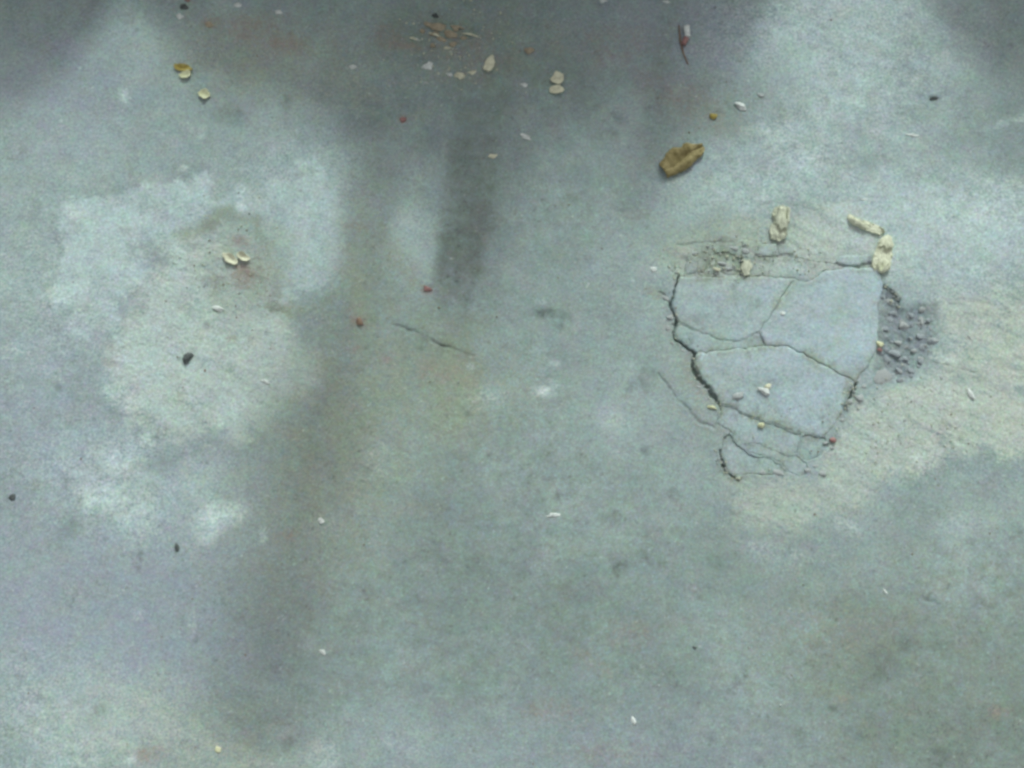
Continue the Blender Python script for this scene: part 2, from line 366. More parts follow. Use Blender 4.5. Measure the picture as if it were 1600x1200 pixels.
def concrete_material():
    m, nt, bs = new_mat("weathered_concrete")
    N, K = nt.nodes, nt.links
    geo = N.new("ShaderNodeNewGeometry")

    def noise(scale, detail=3.0, rough=.6):
        t = N.new("ShaderNodeTexNoise")
        t.inputs['Scale'].default_value = scale
        t.inputs['Detail'].default_value = detail
        t.inputs['Roughness'].default_value = rough
        K.new(geo.outputs['Position'], t.inputs['Vector'])
        return t

    def math_(op, a, b=None, clamp=False):
        n = N.new("ShaderNodeMath")
        n.operation = op
        n.use_clamp = clamp
        for i, v in enumerate((a, b)):
            if v is None:
                continue
            if isinstance(v, (int, float)):
                n.inputs[i].default_value = v
            else:
                K.new(v, n.inputs[i])
        return n.outputs[0]

    def attr(name):
        n = N.new("ShaderNodeAttribute")
        n.attribute_name = name
        return n.outputs['Fac']

    def mix(fac, a, b, blend='MIX'):
        n = N.new("ShaderNodeMix")
        n.data_type = 'RGBA'
        n.blend_type = blend
        for s, v in ((n.inputs[0], fac), (n.inputs[6], a), (n.inputs[7], b)):
            if isinstance(v, (int, float)):
                s.default_value = v
            elif isinstance(v, tuple):
                s.default_value = (*v, 1)
            else:
                K.new(v, s)
        return n.outputs[2]

    n_mid, n_fine, n_grain = noise(60, 5, .65), noise(230, 4, .7), noise(440, 3, .8)
    brk = math_('SUBTRACT', n_fine.outputs['Fac'], .5)
    brk2 = math_('SUBTRACT', n_mid.outputs['Fac'], .5)

    def mask(name, k=1.5):
        a = attr(name)
        w = math_('MULTIPLY', a, math_('SUBTRACT', 1.0, a))
        v = math_('ADD', a, math_('MULTIPLY', math_('MULTIPLY', w, 4.0), math_('MULTIPLY', math_('ADD', brk, brk2), k)))
        return math_('MAXIMUM', math_('MINIMUM', v, 1.0), 0.0)

    col = mix(attr('mottle'), (.178, .216, .211), (.318, .374, .365))
    col = mix(mask('purple'), col, (.275, .300, .345))
    col = mix(mask('sandy'), col, (.402, .430, .366))
    col = mix(mask('pale'), col, (.428, .500, .502))
    col = mix(mask('plate', .3), col, (.358, .424, .452))
    col = mix(mask('dirt_and_shade'), col, (.150, .180, .158))
    col = mix(mask('brown'), col, (.238, .268, .214))
    col = mix(mask('rubble'), col, (.200, .228, .238))
    col = mix(mask('rust'), col, (.255, .215, .190))
    col = mix(mask('chalk'), col, (.520, .600, .580))
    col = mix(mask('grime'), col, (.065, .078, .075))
    # faint drifts of bluish and greenish cement
    n_hue = noise(34, 3, .6)
    hs2 = N.new("ShaderNodeHueSaturation")
    hs2.inputs['Saturation'].default_value = .8
    K.new(n_hue.outputs['Color'], hs2.inputs['Color'])
    col = mix(.16, col, hs2.outputs[0], 'OVERLAY')
    # mineral grain: light and dark sand, faintly coloured
    g = mix(.5, n_grain.outputs['Color'], n_fine.outputs['Color'])
    hs = N.new("ShaderNodeHueSaturation")
    hs.inputs['Saturation'].default_value = .32
    bc = N.new("ShaderNodeBrightContrast")
    bc.inputs['Contrast'].default_value = .9
    K.new(g, bc.inputs['Color'])
    K.new(bc.outputs[0], hs.inputs['Color'])
    col = mix(.95, col, hs.outputs[0], 'OVERLAY')
    col = mix(1.0, col, (.945, 1.0, .985), 'MULTIPLY')         # the greenish cement
    K.new(col, bs.inputs['Base Color'])
    bs.inputs['Roughness'].default_value = .88
    bs.inputs['Specular IOR Level'].default_value = .25
    rough = math_('ADD', .35, math_('MULTIPLY', math_('MAXIMUM', attr('sandy'), attr('rubble')), .45))
    h = math_('ADD', math_('MULTIPLY', n_fine.outputs['Fac'], 1.0), math_('MULTIPLY', n_mid.outputs['Fac'], 1.2))
    h = math_('ADD', h, math_('MULTIPLY', n_grain.outputs['Fac'], .35))
    bp = N.new("ShaderNodeBump")
    bp.inputs['Distance'].default_value = .0016
    K.new(rough, bp.inputs['Strength'])
    K.new(h, bp.inputs['Height'])
    K.new(bp.outputs[0], bs.inputs['Normal'])
    return m


def speckled(name, c1, c2, scale=120, rough=.85, bump=.0008, stretch=(1, 1, 1)):
    m, nt, bs = new_mat(name)
    N, K = nt.nodes, nt.links
    tc = N.new("ShaderNodeTexCoord")
    mp = N.new("ShaderNodeMapping")
    mp.inputs['Scale'].default_value = stretch
    K.new(tc.outputs['Object'], mp.inputs['Vector'])
    t = N.new("ShaderNodeTexNoise")
    t.inputs['Scale'].default_value = scale
    t.inputs['Detail'].default_value = 4
    t.inputs['Roughness'].default_value = .65
    K.new(mp.outputs[0], t.inputs['Vector'])
    r = N.new("ShaderNodeValToRGB")
    r.color_ramp.elements[0].position = .32
    r.color_ramp.elements[1].position = .68
    r.color_ramp.elements[0].color = (*c1, 1)
    r.color_ramp.elements[1].color = (*c2, 1)
    K.new(t.outputs['Fac'], r.inputs[0])
    K.new(r.outputs[0], bs.inputs['Base Color'])
    b = N.new("ShaderNodeBump")
    b.inputs['Distance'].default_value = bump
    b.inputs['Strength'].default_value = .6
    K.new(t.outputs['Fac'], b.inputs['Height'])
    K.new(b.outputs[0], bs.inputs['Normal'])
    bs.inputs['Roughness'].default_value = rough
    bs.inputs['Specular IOR Level'].default_value = .25
    return m


M_CON = concrete_material()
M_STONE = speckled("crumbled_concrete", (.20, .232, .24), (.33, .372, .385), 160)
M_STONE_PALE = speckled("pale_crumbled_concrete", (.27, .30, .29), (.40, .43, .42), 140)
M_WOOD = speckled("bleached_wood", (.46, .48, .34), (.68, .71, .55), 150, .8, .0008, (1, .25, 1))
M_WOOD2 = speckled("dull_bleached_wood", (.40, .425, .32), (.56, .59, .46), 130, .8, .0010, (1, .3, 1))
M_LEAF = speckled("dry_leaf", (.15, .125, .045), (.36, .31, .15), 90, .75, .0012, (1, .5, 1))
M_OCHRE = speckled("ochre_flake", (.26, .20, .04), (.42, .36, .12), 160)
M_YELLOW = speckled("pale_yellow_flake", (.50, .52, .30), (.62, .64, .44), 160)
M_WHITE = speckled("white_chip", (.44, .48, .45), (.74, .79, .75), 160)
M_CREAM = speckled("cream_chip", (.46, .46, .33), (.70, .71, .53), 160)
M_TAN = speckled("tan_husk", (.26, .225, .155), (.44, .39, .28), 120)
M_RED = speckled("red_crumb", (.24, .13, .12), (.36, .22, .20), 160)
M_BROWN = speckled("brown_crumb", (.16, .11, .075), (.26, .19, .135), 160)
M_BLACK = speckled("black_grit", (.05, .06, .058), (.11, .125, .12), 160)
M_CASTER_GREY = speckled("caster_grey", (.34, .35, .36), (.42, .43, .44), 30)  # for the added shadow casters
M_CASTER_DARK = speckled("caster_timber", (.12, .12, .11), (.20, .20, .18), 60, .85, .001, (1, 1, .1))  # for the added upright shadow casters

# ------------------------------------------------------------------ object helpers


def link(name, me, mat=None, parent=None, label=None, cat=None, group=None, kind=None):
    o = bpy.data.objects.new(name, me)
    C.objects.link(o)
    if mat is not None and me is not None:
        me.materials.append(mat)
    if parent is not None:
        o.parent = parent
    for k, v in (('label', label), ('category', cat), ('group', group), ('kind', kind)):
        if v:
            o[k] = v
    return o


def smooth(me):
    me.polygons.foreach_set('use_smooth', [True] * len(me.polygons))


def mesh_from(name, verts, faces, sm=True):
    me = bpy.data.meshes.new(name)
    me.from_pydata([tuple(v) for v in verts], [], faces)
    me.update()
    if sm:
        smooth(me)
    return me


def grid_mesh(name, X, Y, Z, sm=True):
    ny, nx = X.shape
    co = np.empty((ny * nx, 3), np.float32)
    co[:, 0], co[:, 1], co[:, 2] = X.ravel(), Y.ravel(), Z.ravel()
    idx = np.arange(ny * nx).reshape(ny, nx)
    q = np.stack([idx[:-1, :-1], idx[:-1, 1:], idx[1:, 1:], idx[1:, :-1]], -1).reshape(-1, 4)
    me = bpy.data.meshes.new(name)
    me.vertices.add(len(co))
    me.vertices.foreach_set('co', co.ravel())
    me.loops.add(q.size)
    me.loops.foreach_set('vertex_index', q.ravel().astype(np.int32))
    me.polygons.add(len(q))
    me.polygons.foreach_set('loop_start', np.arange(0, q.size, 4, dtype=np.int32))
    me.polygons.foreach_set('loop_total', np.full(len(q), 4, np.int32))
    me.update(calc_edges=True)
    me.validate()
    if sm:
        smooth(me)
    return me

# ------------------------------------------------------------------ the concrete ground


def axis(lo, hi, flo, fhi, d, fd, far):
    a = list(np.arange(lo, flo, d)) + list(np.arange(flo, fhi, fd)) + list(np.arange(fhi, hi, d))
    s, step, left = lo, d, []
    while s > -far:
        step *= 1.35
        s -= step
        left.append(s)
    s, step, right = a[-1], d, []
    while s < far:
        step *= 1.35
        s += step
        right.append(s)
    return np.array(left[::-1] + a + right)


def relief(x, y):
    """Height of the trowelled surface (without cracks and the broken-out hollow)."""
    z = .0016 * fbm(x, y, 4, 41, 4) + .0007 * fbm(x, y, 26, 42, 4) + .00030 * fbm(x, y, 150, 43, 3)
    return z


# ------------------------------------------------------------------ the broken-out patch: loose plates and crumbled stones
patch_at = P(1220, 560)
patch = link("broken_patch", None, label="broken repair patch with pale blue-grey slab pieces split by dark cracks", cat="concrete patch")
patch.location = (patch_at[0], patch_at[1], 0)


def jitter_edge(a, b, amp=3.2, step=2.4):
    """Points from a (included) to b (excluded) along a broken edge; the same wiggle whichever way it is walked."""
    flip = (a[0], a[1]) > (b[0], b[1])
    p, q = (b, a) if flip else (a, b)
    n = max(1, int(math.hypot(q[0] - p[0], q[1] - p[1]) / step))
    ln = math.hypot(q[0] - p[0], q[1] - p[1]) + 1e-9
    nx_, ny_ = -(q[1] - p[1]) / ln, (q[0] - p[0]) / ln
    out = []
    for i in range(n + 1):
        t = i / n
        env = min(1, 4 * t, 4 * (1 - t))
        x, y = p[0] + (q[0] - p[0]) * t, p[1] + (q[1] - p[1]) * t
        w = mnoise.fractal(Vector((x * .06, y * .06, 3.3)), .75, 2.1, 5) * amp * env
        gv = min(2.2, max(.1, 1 + 2.2 * mnoise.fractal(Vector((x * .05, y * .05, 9.1)), .7, 2.1, 4)))
        out.append((x + nx_ * w, y + ny_ * w, (p[2] + (q[2] - p[2]) * t) * gv))
    if flip:
        out = out[::-1]
    return out[:-1]


PLATE_POLYS = []


def plate(pts, z=0.0, tilt=(0, 0), tone=1.0, name="plate", thick=.012):
    """A slab piece; pts are (px, py, half gap in px)."""
    pts = [(p[0], p[1], p[2] if len(p) > 2 else .55) for p in pts]
    ring = []
    for i in range(len(pts)):
        ring += jitter_edge(pts[i], pts[(i + 1) % len(pts)])
    # inward offset by the local half gap
    area = sum(ring[i][0] * ring[(i + 1) % len(ring)][1] - ring[(i + 1) % len(ring)][0] * ring[i][1] for i in range(len(ring)))
    sg = 1 if area > 0 else -1
    off = []
    for i, p in enumerate(ring):
        a, b = ring[i - 1], ring[(i + 1) % len(ring)]
        ln = math.hypot(b[0] - a[0], b[1] - a[1]) + 1e-9
        off.append((p[0] - sg * (b[1] - a[1]) / ln * p[2], p[1] + sg * (b[0] - a[0]) / ln * p[2]))
    W = [P(*p) for p in off]
    poly = np.array(W)
    PLATE_POLYS.append(poly)
    lo, hi = poly.min(0), poly.max(0)
    gxx, gyy = np.meshgrid(np.arange(lo[0], hi[0], .0035), np.arange(lo[1], hi[1], .0035))
    gxx = gxx.ravel() + .0007 * fbm(gxx.ravel(), gyy.ravel(), 400, 51, 1)
    gyy = gyy.ravel()
    d = poly_sdf(gxx, gyy, poly)
    keep = d < -.0016
    vin = [Vector(w) for w in W] + [Vector((a, b)) for a, b in zip(gxx[keep], gyy[keep])]
    n = len(W)
    vo, eo, fo, _, _, _ = delaunay_2d_cdt(vin, [(i, (i + 1) % n) for i in range(n)], [], 1, 1e-7)
    vx = np.array([v.x for v in vo])
    vy = np.array([v.y for v in vo])
    dd = -poly_sdf(vx, vy, poly)
    c = poly.mean(0)
    zz = z + relief(vx, vy) + (vx - c[0]) * tilt[0] + (vy - c[1]) * tilt[1]
    zz += .0011 * fbm(vx, vy, 26, 52, 5, .6) - .0005 * (1 - sstep(0, .0022, dd))
    Lp = layers(vx, vy)
    Lp['plate'] = np.clip(1.0 * tone * (.78 + .85 * fbm(vx, vy, 20, 53, 5, .65)), 0, 1)
    Lp['grime'] = np.minimum(Lp['grime'] + .5 * sstep(.18, .5, fbm(vx, vy, 60, 54, 4, .65)) * sstep(-.2, .4, fbm(vx, vy, 9, 55, 3)), .22 + .12 * (1 - sstep(.0004, .002, dd)))
    Lp['rubble'] *= 0
    Lp['sandy'] *= .9
    Lp['dirt_and_shade'] *= .8
    Lp['brown'] = np.clip(Lp['brown'] + .75 * (1 - sstep(.001, .016, dd)) * sstep(-.35, .5, fbm(vx, vy, 35, 57, 4, .65)) + .55 * sstep(.1, .9, fbm(vx, vy, 13, 56, 5, .6)), 0, 1)
    verts = [(a - patch_at[0], b - patch_at[1], e) for a, b, e in zip(vx, vy, zz)]
    m = len(verts)
    faces = []
    for f in fo:
        f = list(f)
        ar = (vx[f[1]] - vx[f[0]]) * (vy[f[2]] - vy[f[0]]) - (vx[f[2]] - vx[f[0]]) * (vy[f[1]] - vy[f[0]])
        faces.append(f if ar > 0 else f[::-1])
    cnt = {}
    for f in faces:
        for i in range(3):
            cnt[(f[i], f[(i + 1) % 3])] = 1
    low = {}
    extra = []
    for (a, b) in list(cnt):
        if (b, a) not in cnt:
            for v in (a, b):
                if v not in low:
                    low[v] = m + len(extra)
                    extra.append((verts[v][0], verts[v][1], verts[v][2] - thick))
            faces.append([b, a, low[a], low[b]])
    verts += extra
    src = list(low)
    me = mesh_from(name, verts, faces)
    for k in LAYER_NAMES:
        Lp[k] = np.concatenate([Lp[k], Lp[k][src] if k != 'grime' else np.full(len(src), .45)])
    put_layers(me, Lp)
    link(name, me, M_CON, patch)


a1 = (1062, 432, 0.50)
b1 = (1054, 458, 0.70)
c1 = (1049, 480, 0.80)
d1 = (1060, 504, 0.30)
e1 = (1054, 528, 0.90)
f1 = (1088, 552, 0.60)
f2 = (1084, 572, 1.20)
g1 = (1096, 592, 1.40)
h1 = (1112, 608, 1.40)
i1 = (1126, 632, 0.90)
m1 = (1120, 530, 0.05)
m2 = (1152, 533, 0.00)
m3 = (1188, 519, 0.10)
m4 = (1195, 541, 0.10)
m5 = (1140, 547, 0.00)
t1 = (1165, 433, 0.20)
t2 = (1240, 436, 0.00)
t3 = (1215, 478, 0.00)
t4 = (1262, 441, 0.00)
r1 = (1290, 424, 0.00)
r2 = (1330, 418, 0.30)
r3 = (1372, 420, 0.40)
r4 = (1379, 444, 0.20)
r5 = (1370, 482, 0.00)
r6 = (1372, 540, 0.10)
r7 = (1358, 572, 0.40)
r8 = (1336, 600, 1.10)
k1 = (1230, 541, 0.30)
k2 = (1270, 561, 0.50)
k3 = (1303, 579, 0.60)
q1 = (1325, 620, 0.70)
q2 = (1318, 645, 0.50)
q3 = (1303, 668, 0.30)
q4 = (1290, 682, 0.50)
l1 = (1255, 679, 0.60)
l2 = (1220, 666, 0.50)
l3 = (1195, 660, 0.35)
l4 = (1165, 648, 0.12)
l5 = (1142, 636, 0.15)
n1 = (1118, 662, 0.70)
n2 = (1141, 676, 0.60)
n3 = (1152, 694, 0.50)
n4 = (1172, 709, 0.60)
n5 = (1206, 716, 0.50)
n6 = (1221, 726, 0.60)
n7 = (1234, 739, 0.70)
n8 = (1249, 748, 0.70)
o1 = (1191, 695, 0.20)
o2 = (1221, 709, 0.30)
o3 = (1236, 712, 0.20)
plate([a1, t1, t2, t3, m3, m2, m1, d1, c1, b1], .0002, (.006, .010), .55)
plate([d1, m1, m2, m3, m4, m5, f1, e1], -.0004, (.0, -.012), .55)
plate([t2, t4, r1, r2, r3, r4, r5, r6, r7, r8, k3, k2, k1, m4, m3, t3], .0018, (-.002, .008), .95)
plate([f1, m5, m4, k1, k2, k3, r8, q1, q2, q3, q4, l1, l2, l3, l4, l5, i1, h1, g1, f2], .0008, (.004, .014), .90)
plate([i1, l5, l4, l3, l2, l1, (1250, 690, .5), (1247, 712, .6), o3, o2, o1, n3, n2, n1], -.0014, (.0, .012), .75)
plate([o1, o2, o3, (1247, 712, .6), (1262, 722, .7), (1262, 742, .8), n8, n7, n6, n5, n4, n3], -.0010, (.0, .02), .70)
plate([(1129, 682, 1.2), n2, n3, n4, n5, n6, n7, (1206, 744, .5), (1180, 742, .4), (1148, 746, 1.5), (1131, 729, 1.7), (1125, 705, 1.3)],
      -.0018, (.02, -.010), .40)
plate([(1250, 690, .5), l1, q4, (1296, 700, .6), (1280, 716, .4), (1262, 722, .7), (1247, 712, .6)], -.0026, (0, .01), .35)
# small slabs along the upper edge
plate([(1068, 429, 0.45), (1074, 402, 0.45), (1109, 394, 0.45), (1111, 412, 0.45), (1100, 426, 0.54)], .0004, (0, .03), .45)
plate([(1115, 394, 0.45), (1139, 392, 0.45), (1156, 401, 0.54), (1156, 429, 0.54), (1136, 430, 0.36), (1115, 420, 0.45)], -.0016, (0, -.03), .20)
plate([(1179, 397, 0.45), (1186, 382, 0.45), (1214, 379, 0.45), (1216, 401, 0.45), (1192, 401, 0.63)], .0010, (0, .02), .70)
plate([(1214, 379, 0.45), (1238, 385, 0.45), (1241, 399, 0.54), (1216, 401, 0.45)], .0004, (.02, .02), .55)
plate([(1304, 411, 0.54), (1311, 401, 0.45), (1362, 398, 0.45), (1362, 412, 0.63), (1326, 416, 0.72)], .0022, (0, .03), .80)
plate([a1, (1068, 429, 0.45), (1100, 426, 0.36), (1136, 430, 0.27), (1158, 430, 0.36), (1178, 398, 0.36), (1192, 401, 0.59), (1216, 401, 0.41), (1241, 400, 0.41),
       (1302, 411, 0.41), (1326, 416, 0.63), (1362, 413, 0.54), (1372, 420, 0.36), r2, r1, t4, t2, t1], -.0006, (0, .006), .05)


# the ground itself, sunk beneath the plates and the crumbled corner
fx0, fx1 = P(1020, 700)[0], P(1490, 400)[0]
fy0, fy1 = P(1200, 760)[1], P(1200, 370)[1]
gx = axis(-1.05, 1.05, fx0, fx1, .0026, .0014, 60)
gy = axis(-.85, .85, fy0, fy1, .0026, .0014, 60)
X, Y = np.meshgrid(gx, gy)
xf, yf = X.ravel(), Y.ravel()
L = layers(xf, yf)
Z = relief(xf, yf)
Z += .0006 * L['sandy'] * fbm(xf, yf, 95, 44, 3, .7) - .0010 * L['sandy']
wx2 = xf + .0030 * fbm(xf, yf, 90, 7, 4)
wy2 = yf + .0030 * fbm(xf, yf, 90, 8, 4)
near = (xf > fx0 - .01) & (xf < fx1 + .01) & (yf > fy0 - .01) & (yf < fy1 + .01)
xn, yn = xf[near], yf[near]
un = np.full(xn.shape, 1.0)
for poly in PLATE_POLYS:
    un = np.minimum(un, poly_sdf(xn, yn, poly))
hol = 1 - sstep(-.0028, -.0006, un)
for pts in WIDE:
    for p, q in zip(pts[:-1], pts[1:]):
        d, t = seg_dist(wx2[near], wy2[near], P(p[0], p[1]), P(q[0], q[1]))
        w = (p[2] + (q[2] - p[2]) * t) * MM * np.clip(1 + .9 * fbm(xn, yn, 75, 48, 4, .65), .2, 2.2)
        hol = np.maximum(hol, 1 - sstep(w - .0006, w + .0012, d))
hollow = np.zeros_like(Z)
hollow[near] = hol
rub = 1 - sstep(-.020, .004, poly_sdf(wx2, wy2, PA(RUBBLE)))
Z -= np.maximum(hollow * .0085 * (1 - .5 * rub), rub * .0038)
Z += rub * .0022 * fbm(xf, yf, 60, 46, 4, .7)
for (cx, cy, rx, ry, an, am) in PITS:
    Z -= .0005 * am * ell(wx2, wy2, cx, cy, rx, ry, an, .7)
for pts, wd, dep, am in CRACKS:
    pl = PA(pts)
    cut = np.zeros_like(Z)
    for i in range(len(pl) - 1):
        d, _ = seg_dist(wx2, wy2, pl[i], pl[i + 1])
        cut = np.maximum(cut, 1 - sstep(.25 * wd * MM, 1.2 * wd * MM, d))
    Z -= .8 * dep * cut * sstep(-.6, .4, fbm(xf, yf, 38, 14, 4, .65))
inner = (np.abs(xf) < 1.3) & (np.abs(yf) < 1.1)
Z = np.where(inner, Z, 0)
# the bed of the hollow is packed with dark dirt
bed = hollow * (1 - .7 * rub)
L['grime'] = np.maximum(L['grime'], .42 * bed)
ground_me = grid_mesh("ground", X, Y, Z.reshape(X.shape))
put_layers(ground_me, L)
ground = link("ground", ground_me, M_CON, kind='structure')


def lump(name, size, seed, flat=1.0, sub=2, rough=.28, edgy=True):
    """An irregular broken lump, its base near z = 0; size = (x, y, z) full extents in metres."""
    bm = bmesh.new()
    bmesh.ops.create_icosphere(bm, subdivisions=sub, radius=.5)
    rnd = random.Random(seed)
    cuts = []
    for _ in range(5 if edgy else 2):
        n = Vector((rnd.uniform(-1, 1), rnd.uniform(-1, 1), rnd.uniform(-.4, 1))).normalized()
        cuts.append((n, rnd.uniform(.30, .44)))
    o = Vector((rnd.uniform(-50, 50), rnd.uniform(-50, 50), rnd.uniform(-50, 50)))
    for v in bm.verts:
        c = v.co.copy()
        c *= 1 + rough * mnoise.fractal(c * 2.6 + o, .8, 2.0, 3)
        for n, k in cuts:
            e = c.dot(n) - k
            if e > 0:
                c -= n * e * .9
        v.co = (c.x * size[0], c.y * size[1], max(c.z, -.22) * size[2])
    zmin = min(v.co.z for v in bm.verts)
    for v in bm.verts:
        v.co.z -= zmin + .06 * size[2]
    me = bpy.data.meshes.new(name)
    bm.to_mesh(me)
    bm.free()
    smooth(me)
    return me


STONES = [(1413, 510, 24, 16, 12, 10), (1440, 525, 18, 14, 8, 0), (1424, 528, 14, 8, 7, 20), (1404, 535, 16, 9, 8, 10), (1398, 552, 26, 12, 10, 30),
          (1380, 588, 37, 33, 7, 20), (1430, 548, 15, 10, 7, 10), (1415, 560, 14, 10, 7, 30), (1452, 500, 13, 10, 7, 0), (1390, 470, 20, 12, 7, 20),
          (1392, 500, 14, 11, 5, 60), (1424, 492, 14, 11, 8, 40), (1440, 560, 13, 9, 6, 10), (1426, 580, 18, 11, 7, 15), (1405, 578, 14, 10, 7, 40),
          (1446, 540, 10, 8, 5, 0), (1384, 525, 12, 10, 5, 0), (1378, 552, 12, 9, 7, 30), (1458, 530, 10, 9, 6, 0), (1408, 596, 15, 10, 7, 30),
          (1343, 622, 15, 13, 8, 20), (1328, 628, 10, 9, 6, 0), (1350, 604, 9, 7, 5, 10), (1047, 496, 13, 9, 8, 20), (1040, 466, 13, 10, 6, 40),
          (1036, 480, 9, 7, 5, 0), (1043, 512, 12, 10, 5, 0), (1050, 536, 9, 7, 5, 30), (1068, 548, 10, 7, 5, 30), (1092, 604, 16, 7, 5, 15),
          (1102, 622, 12, 6, 5, 20), (1262, 735, 12, 8, 5, 0), (1286, 740, 13, 8, 5, 20), (1275, 728, 10, 6, 4, 0), (1216, 738, 18, 10, 5, 20),
          (1192, 738, 12, 8, 4, 0), (1300, 700, 9, 6, 5, 0), (1086, 396, 10, 7, 5, 0), (1148, 388, 14, 8, 6, 10), (1128, 412, 16, 7, 7, 10),
          (1140, 420, 14, 6, 6, -10), (1165, 392, 14, 10, 6, 40), (1290, 692, 8, 6, 4, 0), (1316, 656, 8, 7, 4, 0)]
rs = random.Random(8)
for _ in range(85):
    while True:
        p = (rs.uniform(1372, 1474), rs.uniform(455, 604))
        if poly_sdf(np.array([p[0]]), np.array([p[1]]), np.array(RUBBLE, float))[0] < -2:
            break
    s = rs.choice((4, 5, 6, 7, 9, 11)) * rs.uniform(.9, 1.2)
    STONES.append((p[0], p[1], s * rs.uniform(1, 1.4), s, s * .55, rs.uniform(0, 180)))
for _ in range(34):
    STONES.append((rs.gauss(1425, 45), rs.gauss(545, 60), rs.uniform(4, 8), rs.uniform(3, 6), 3.5, rs.uniform(0, 180)))
STONES = [q for k, q in enumerate(STONES) if k < 44 or not (q[0] < 1372 and 440 < q[1] < 600)]
STONE_SHAPES = [lump("stone", (1, 1, 1), 100 + k, sub=2, rough=.55) for k in range(9)]
for me in STONE_SHAPES:
    me.materials.append(M_STONE)
STONE_PALE = [me.copy() for me in STONE_SHAPES]
for me in STONE_PALE:
    me.materials[0] = M_STONE_PALE
for k, (px, py, w, h, t, an) in enumerate(STONES):
    inr = poly_sdf(np.array([px], float), np.array([py], float), np.array(RUBBLE, float))[0] < 2
    o = link("stone", (STONE_SHAPES if inr and k != 5 and k % 3 else STONE_PALE)[(k * 7) % 9], None, patch)
    x, y = P(px, py)
    o.location = (x - patch_at[0], y - patch_at[1], -.0042 if inr else -.0016)
    rt = random.Random(k)
    o.rotation_euler = (rt.uniform(-.5, .5) if inr and k != 5 else 0, rt.uniform(-.5, .5) if inr and k != 5 else 0, -R(an))
    o.scale = (w * MM * (.92 if inr else 1), h * MM * (.92 if inr else 1), t * MM * (.66 if inr else .8))

# ------------------------------------------------------------------ litter lying on the concrete


def put(name, me, mat, px, py, ang, label, cat, group=None, z=0.0):
    o = link(name, me, mat, None, label, cat, group)
    x, y = P(px, py)
    o.location = (x, y, z)
    o.rotation_euler = (0, 0, -R(ang))
    return o


def chip(px, py, w, h, t, ang, mat, name, label, cat, group, seed, z=0.0, sub=3):
    me = lump(name, (w * MM, h * MM, t * MM), seed, sub=sub, rough=.75)
    return put(name, me, mat, px, py, ang, label, cat, group, z)


def flake(px, py, w, h, curl, ang, mat, name, label, cat, group, seed, thick=.0012, z=0.0, n=12):
    """A thin curled flake with ragged rim and real thickness."""
    rnd = random.Random(seed)
    o = Vector((rnd.uniform(-50, 50), rnd.uniform(-50, 50), 0))
    rings, seg = 5, n * 2
    top = [(0, 0)]
    for r in range(1, rings + 1):
        for s in range(seg):
            a = 2 * math.pi * s / seg
            k = 1 + .30 * mnoise.fractal(Vector((math.cos(a), math.sin(a), 0)) * 1.4 + o, .8, 2.0, 3)
            k = 1 + (k - 1) * r / rings
            top.append((math.cos(a) * k * r / rings * w * MM / 2, math.sin(a) * k * r / rings * h * MM / 2))

    def hz(x, y):
        u, v = x / (w * MM / 2), y / (h * MM / 2)
        return curl * MM * (.6 * v * v + .25 * u * u + .18 * mnoise.fractal(Vector((u, v, 1)) * 1.5 + o, .8, 2, 3))
    zs = [hz(*p) for p in top]
    zmin = min(zs)
    verts = [(p[0], p[1], zz - zmin + thick) for p, zz in zip(top, zs)]
    nv = len(verts)
    verts += [(v[0], v[1], v[2] - thick) for v in verts]
    faces = []
    for s in range(seg):
        s2 = (s + 1) % seg
        faces.append((0, 1 + s, 1 + s2))
        faces.append((nv, nv + 1 + s2, nv + 1 + s))
        for r in range(1, rings):
            a, b = 1 + (r - 1) * seg, 1 + r * seg
            faces.append((a + s, b + s, b + s2, a + s2))
            faces.append((nv + a + s2, nv + b + s2, nv + b + s, nv + a + s))
        b = 1 + (rings - 1) * seg
        faces.append((b + s, nv + b + s, nv + b + s2, b + s2))
    me = mesh_from(name, verts, faces)
    return put(name, me, mat, px, py, ang, label, cat, group, z)


